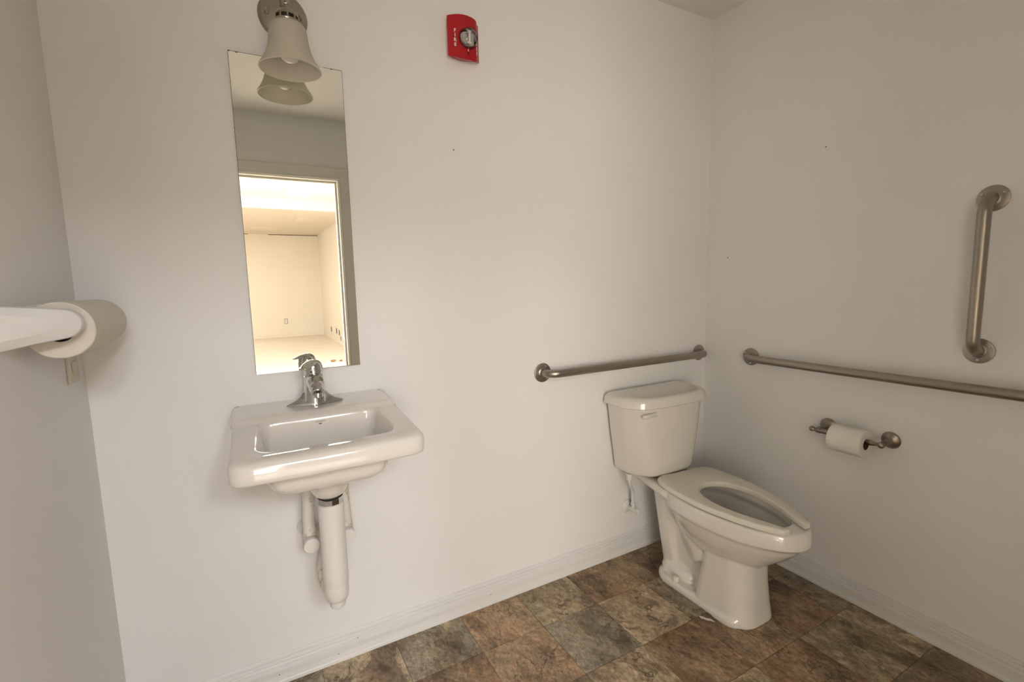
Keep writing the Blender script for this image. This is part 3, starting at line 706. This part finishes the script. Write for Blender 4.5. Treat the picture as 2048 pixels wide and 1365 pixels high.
# bowl, deck, trapway, column and foot welded into one glazed body
bm = bmesh.new()
rim = [egg(-.215, -.762, .166, -.46), ]
def er(z, yb, yf, hw, yc=-.46, eb=2.4, ef=2.0): return at(egg(yb, yf, hw, yc, 72, eb, ef), z)
loft(bm, [er(.195, -.36, -.55, .060, -.43), er(.225, -.33, -.618, .094, -.45), er(.258, -.30, -.662, .118), er(.295, -.27, -.705, .138), er(.328, -.245, -.737, .151), er(.350, -.23, -.752, .157), er(.357, -.226, -.760, .161), er(.363, -.218, -.774, .169), er(.385, -.215, -.774, .169), er(.405, -.215, -.771, .167), er(.415, -.216, -.768, .165), er(.420, -.220, -.760, .160),
          er(.421, -.260, -.73, .13)])
cut = bmesh.new()
loft(cut, [er(.45, -.281, -.708, .113), er(.395, -.283, -.704, .112), er(.383, -.276, -.708, .119), er(.372, -.270, -.712, .124), er(.350, -.275, -.705, .120), er(.310, -.29, -.665, .104), er(.270, -.315, -.60, .080, -.45), er(.235, -.34, -.53, .050, -.43), er(.222, -.36, -.49, .03, -.43)])
# deck under the tank
dk = lambda z, o: at(rrect(.098 - o, .140 - o, -.055 - o, -.30, .02, .03), z)
loft(bm, [dk(.372, .022), dk(.380, .008), dk(.392, .0), dk(.408, .0), dk(.416, .003), dk(.419, .010)])
# front column
def col(z, hw, yb, yf): return at(rrect(hw, hw*.96, yb, yf, .03, min(.075, hw*.8), .008), z)
loft(bm, [col(0, .1155, -.405, -.622), col(.008, .1155, -.405, -.622), col(.06, .1125, -.412, -.614), col(.14, .108, -.424, -.606), col(.21, .105, -.436, -.604), col(.255, .104, -.442, -.606)])
# rear leg and trapway relief
tube(bm, spline([(0, -.415, .165), (0, -.355, .260), (0, -.290, .318), (0, -.232, .310), (0, -.212, .25), (0, -.228, .15), (0, -.245, .06)], 6), [.090]*6 + [.086]*6 + [.077]*6 + [.072]*6 + [.070]*6 + [.070]*7, 26)
loft(bm, [at(rrect(.050, .056, yb_, -.45, .03, .02), z) for z, yb_ in ((.02, -.22), (.38, -.15))])
loft(bm, [at(rrect(.066, .070, yb_, yf_, .03, .03), z) for z, yb_, yf_ in ((.02, -.205, -.30), (.39, -.125, -.22))])
# foot flange with its raised shoulder
def foot(z, o): return at(rrect(.116 - o, .118 - o, -.185 - o, -.60, .085, .04, 0), z)
loft(bm, [foot(0, 0), foot(.020, 0), foot(.029, .004), foot(.033, .012)])
def shld(z, o): return at(rrect(.086 - o, .082 - o, -.195 - o, -.372 + o, .05, .045, 0), z)
loft(bm, [shld(.01, 0), shld(.050, 0), shld(.068, .008), shld(.080, .022), shld(.086, .04)])
obj('bowl', fused(bm, .0042, 6, .5, cut), 'toilet', to, 70)
bm = bmesh.new(); lathe(bm, [(.0145, .026), (.0145, .038), (.0125, .046), (.007, .0505), (.001, .051)], (-.0985, -.312, 0), (0, 0, 1), 20); obj('bolt_cap', bm, 'seat', to)
bm = bmesh.new(); lathe(bm, [(.0145, .026), (.0145, .038), (.0125, .046), (.007, .0505), (.001, .051)], (.0985, -.312, 0), (0, 0, 1), 20); obj('bolt_cap', bm, 'seat', to)
bm = bmesh.new(); loft(bm, [at(egg(-.33, -.58, .072, -.45), .285 + k) for k in (0, .001)]); o = obj('bowl_water', bm, None, to)
o.data.materials.append(clear('toilet_water', (.80, .80, .74), 1.33))
# open-front seat, hinged slightly askew
def seat_bm():
    bm = bmesh.new(); n = 60
    outer, inner = [], []
    gap = .045
    def ohw(y):   # y is distance from the back edge
        tab = ((0, .118), (.012, .136), (.04, .150), (.09, .159), (.16, .1635), (.24, .162), (.32, .150), (.40, .128), (.46, .103), (.505, .078), (.530, .062))
        for (a, b), (c, d) in zip(tab, tab[1:]):
            if y <= c: return b + (d - b)*(y - a)/(c - a)
        return tab[-1][1]
    def ihw(y):
        tab = ((.140, .0), (.146, .030), (.160, .055), (.185, .078), (.22, .094), (.27, .103), (.32, .100), (.38, .087), (.43, .070), (.48, .051), (.515, .040), (.530, .038))
        for (a, b), (c, d) in zip(tab, tab[1:]):
            if y <= c: return b + (d - b)*(y - a)/(c - a)
        return tab[-1][1]
    ys_ = [0, .012, .025, .04, .06, .08, .10, .12, .14, .146, .153, .16, .172, .185, .20, .22, .24, .26, .28, .30, .32, .34, .36, .38, .40, .42, .44, .46, .48, .495, .51, .52, .530]
    # half outline, mirrored: down the outside, back up the inside
    half_o = [(ohw(y), -y) for y in ys_]; half_i = [(ihw(y), -y) for y in reversed(ys_) if y >= .14]
    half = half_o + half_i[:-1]
    loop = half + [(0, -.140)] + [(-x, y) for x, y in reversed(half)]
    loop = [p for k, p in enumerate(loop) if k == 0 or (abs(p[0]-loop[k-1][0]) + abs(p[1]-loop[k-1][1])) > 1e-6]
    vb = [bm.verts.new((x, y, 0)) for x, y in loop]
    f = bm.faces.new(vb)
    r = bmesh.ops.extrude_face_region(bm, geom=[f])
    tv = [v for v in r['geom'] if isinstance(v, bmesh.types.BMVert)]
    for v in tv: v.co.z += .0185
    bm.normal_update()
    top = [f_ for f_ in bm.faces if all(v in set(tv) for v in f_.verts)]
    edges = [e for e in bm.edges if all(v.co.z > .01 for v in e.verts) and any(abs(f_.normal.z) < .5 for f_ in e.link_faces)]
    bmesh.ops.bevel(bm, geom=edges, offset=.0065, segments=3, affect='EDGES', profile=.5)
    bmesh.ops.triangulate(bm, faces=[f_ for f_ in bm.faces if len(f_.verts) > 4])
    return bm
se = obj('seat', seat_bm(), 'seat', to, 40, (.020, -.222, .4255), (0, 0, math.radians(-5.0)))
for k, (sx, sy) in enumerate(((-.130, -.30), (.130, -.30), (-.12, -.12), (.12, -.12))):
    bm = box(sx - .012, sx + .012, sy - .018, sy + .018, -.006, .001, .002); obj('bumper', bm, 'seat', se)
for s in (-1, 1):
    bm = bmesh.new(); tube(bm, [(s*.075 - .02, .006, .006), (s*.075 + .02, .006, .006)], .0085, 14); obj('hinge', bm, 'seat', se)
# supply stop and hose
sv = thing('toilet_supply', 'white toilet supply stop with a hose rising to the tank', 'valve', (-.508, 0, .222))
bm = bmesh.new(); lathe(bm, [(.031, .0005), (.0305, .004), (.024, .010), (.012, .013)], (0, 0, 0), (0, -1, 0), 32); obj('escutcheon', bm, 'plastic', sv)
bm = bmesh.new(); lathe(bm, [(.0085, .010), (.0085, .030), (.012, .032), (.012, .058), (.009, .060), (.007, .070)], (0, 0, 0), (0, -1, 0), 20)
lathe(bm, [(.0085, .0), (.0085, .020), (.0105, .021), (.0105, .030), (.006, .033)], (0, -.045, .004), (-.12, 0, 1), 18); obj('valve_body', bm, 'plastic', sv)
bm = bmesh.new(); lathe(bm, [(.006, .062), (.0165, .068), (.0175, .073), (.0165, .083), (.006, .086)], (0, 0, 0), (0, -1, 0), 10, .62); obj('valve_handle', bm, 'plastic', sv, 30)
bm = bmesh.new(); tube(bm, spline([(-.004, -.045, .034), (-.006, -.046, .075), (-.020, -.060, .105), (-.055, -.085, .140), (-.072, -.096, .170), (-.073, -.097, .186)], 6), .0062, 14); obj('hose', bm, 'plastic', sv)
bm = bmesh.new(); lathe(bm, [(.008, .176), (.012, .178), (.0125, .200), (.015, .201), (.015, .2065)], (-.073, -.097, 0), (0, 0, 1), 10); obj('coupling_nut', bm, 'plastic', sv, 20)

# ------------------------------------------------------------------ toilet paper holder and roll
hd = thing('paper_holder', 'dark nickel two-post toilet paper holder on the right wall', 'paper holder', (0, -.700, .672))
for s, y in ((1, .105), (-1, -.107)):
    bm = bmesh.new(); lathe(bm, [(.0300, .0005), (.0305, .003), (.0290, .006), (.0265, .0075), (.0240, .011), (.0170, .014), (.0125, .018), (.0095, .026), (.0090, .050), (.0105, .056), (.0110, .062)], (0, y, 0), (-1, 0, -.08), 36); obj('post', bm, 'bronze', hd)
    bm = bmesh.new(); ellipsoid(bm, (-.070, y, -.006), (.0120, .0115, .0120)); obj('post_knob', bm, 'bronze', hd)
bm = bmesh.new()
lathe(bm, [(.004, .026), (.009, .022), (.0105, .016), (.009, .010), (.006, .006), (.008, .002), (.010, -.008), (.0115, -.016), (.0095, -.018), (.0095, -.185), (.0105, -.187), (.0080, -.195), (.0055, -.206), (.0055, -.212)], (-.072, .112, -.006), (0, 1, 0), 28)
obj('roller', bm, 'bronze', hd)
def roll(name, mt, r_out, r_in, L, parts=True):
    pass
tr = thing('toilet_paper_roll', 'white toilet paper roll on the holder beside the toilet', 'toilet paper', (-.072, -.7055, .6555))
def roll_bm(ro, ri, L, ax, n=56, edge=.002):
    bm = bmesh.new(); d, a, b = frame(ax)
    pr = [(ri, -L/2), (ro - edge, -L/2), (ro, -L/2 + edge), (ro, L/2 - edge), (ro - edge, L/2), (ri, L/2)]
    rings = [[d*h + (a*math.cos(2*PI*i/n) + b*math.sin(2*PI*i/n))*r for i in range(n)] for r, h in pr]
    loft(bm, rings + [rings[0]][:0], False, False); return bm
def core_bm(ri, L, ax, n=32):
    bm = bmesh.new(); d, a, b = frame(ax)
    pr = [(ri, -L/2), (ri + .0012, -L/2), (ri + .0012, L/2), (ri, L/2), (ri, -L/2)]
    loft(bm, [[d*h + (a*math.cos(2*PI*i/n) + b*math.sin(2*PI*i/n))*r for i in range(n)] for r, h in pr], False, False); return bm
obj('paper', roll_bm(.0505, .0205, .112, (0, 1, 0)), 'paper', tr, 40); obj('cardboard_core', core_bm(.0195, .1115, (0, 1, 0)), 'card', tr, 40)

# ------------------------------------------------------------------ paper towel holder and roll on the left wall
th = thing('paper_towel_holder', 'white plastic paper towel holder with blunt arms on the left wall', 'paper towel holder', (-W, -.25, 1.2045))
bm = box(.0005, .012, -.165, .185, -.036, .036, .004); obj('wall_bracket', bm, 'plastic', th)
def arm_bm(y_out, y_in):
    s = -1 if y_out < y_in else 1
    def outline(o, tip):
        pts = [(.0005, .0385 - o*.9), (.045, .0335 - o)]
        c, r = (.077, .001), .0280 - o
        for k in range(13):
            a = PI*.46 - PI*.92*k/12; pts.append((c[0] - tip + (r + .001)*math.cos(a), c[1] + r*math.sin(a)))
        pts += [(.045, -.0325 + o), (.0005, -.0425 + o*1.1)]; return pts
    def flare(x): return s*.046*(1 - x/.106)          # the outer face leans out towards the wall
    bm = bmesh.new()
    loft(bm, [[Vector((x, y + (flare(x) if k else 0), z)) for x, z in outline(o, tp_)] for k, (o, tp_, y) in enumerate(((.003, 0, y_in), (0, 0, y_in + s*.006), (0, 0, y_out - s*.012), (.0015, .0005, y_out - s*.008), (.0165, .020, y_out)))])
    return bm
for y0_, y1_ in ((-.178, -.146), (.182, .160)): obj('arm', arm_bm(y0_, y1_), 'plastic', th, 22)
for y in (-.146, .160):
    s_ = 1 if y < 0 else -1
    bm = bmesh.new(); lathe(bm, [(.0105, 0), (.0105, .010), (.0085, .016), (.004, .018)], (.0625, y, -.001), (0, s_, 0), 24); obj('hub', bm, 'plastic', th)
pt = thing('paper_towel_roll', 'part-used white paper towel roll on the left wall holder', 'paper towel', (-2.2975, -.2440, 1.1915))
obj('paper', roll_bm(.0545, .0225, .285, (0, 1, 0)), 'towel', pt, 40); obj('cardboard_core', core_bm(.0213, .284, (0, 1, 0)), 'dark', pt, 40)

# small outlet on the left wall, near the corner
ou = thing('wall_outlet', 'ivory wall outlet below the paper towel roll on the left wall', 'outlet', (-W, -.105, 1.106))
obj('cover_plate', box(0, .006, -.036, .036, -.058, .058, .002), 'ivory', ou)
for s in (-1, 1): obj('socket', box(.006, .0085, -.017, .017, s*.021 - .014, s*.021 + .014, .002), 'ivory', ou)
bm = bmesh.new(); lathe(bm, [(.003, .0058), (.002, .0072)], (0, 0, 0), (1, 0, 0), 10); obj('screw', bm, 'screw', ou)

# paper scrap on the floor and old nail holes in the paint
bm = bmesh.new()
lp = [(-.030, .010), (-.018, .013), (-.004, .006), (.012, .002), (.026, -.010), (.012, -.009), (-.004, -.006), (-.014, .000), (-.022, -.001)]
loft(bm, [[Vector((x, y, .0006 + z + .0015*math.sin(x*140))) for x, y in lp] for z in (0, .0008)])
tag(obj('paper_scrap', bm, 'scrap', None, 30, (-.570, -.506, .0012), (0, 0, -.75)), 'torn white paper scrap on the slate tiles beside the toilet', 'paper scrap')
for (p, nrm, lab) in (((-1.308, 0, 1.726), (0, -1, 0), 'tiny dark nail in the back wall below the fire alarm'),
                      ((0, -.529, 1.749), (-1, 0, 0), 'tiny dark nail high on the right wall'),
                      ((0, -.116, 1.355), (-1, 0, 0), 'tiny dark nail in the right wall near the corner')):
    bm = bmesh.new(); lathe(bm, [(.0022, .0), (.0024, .0012), (.0012, .0018)], (0, 0, 0), nrm, 10)
    tag(obj('nail', bm, 'card', None, 35, p), lab, 'nail')
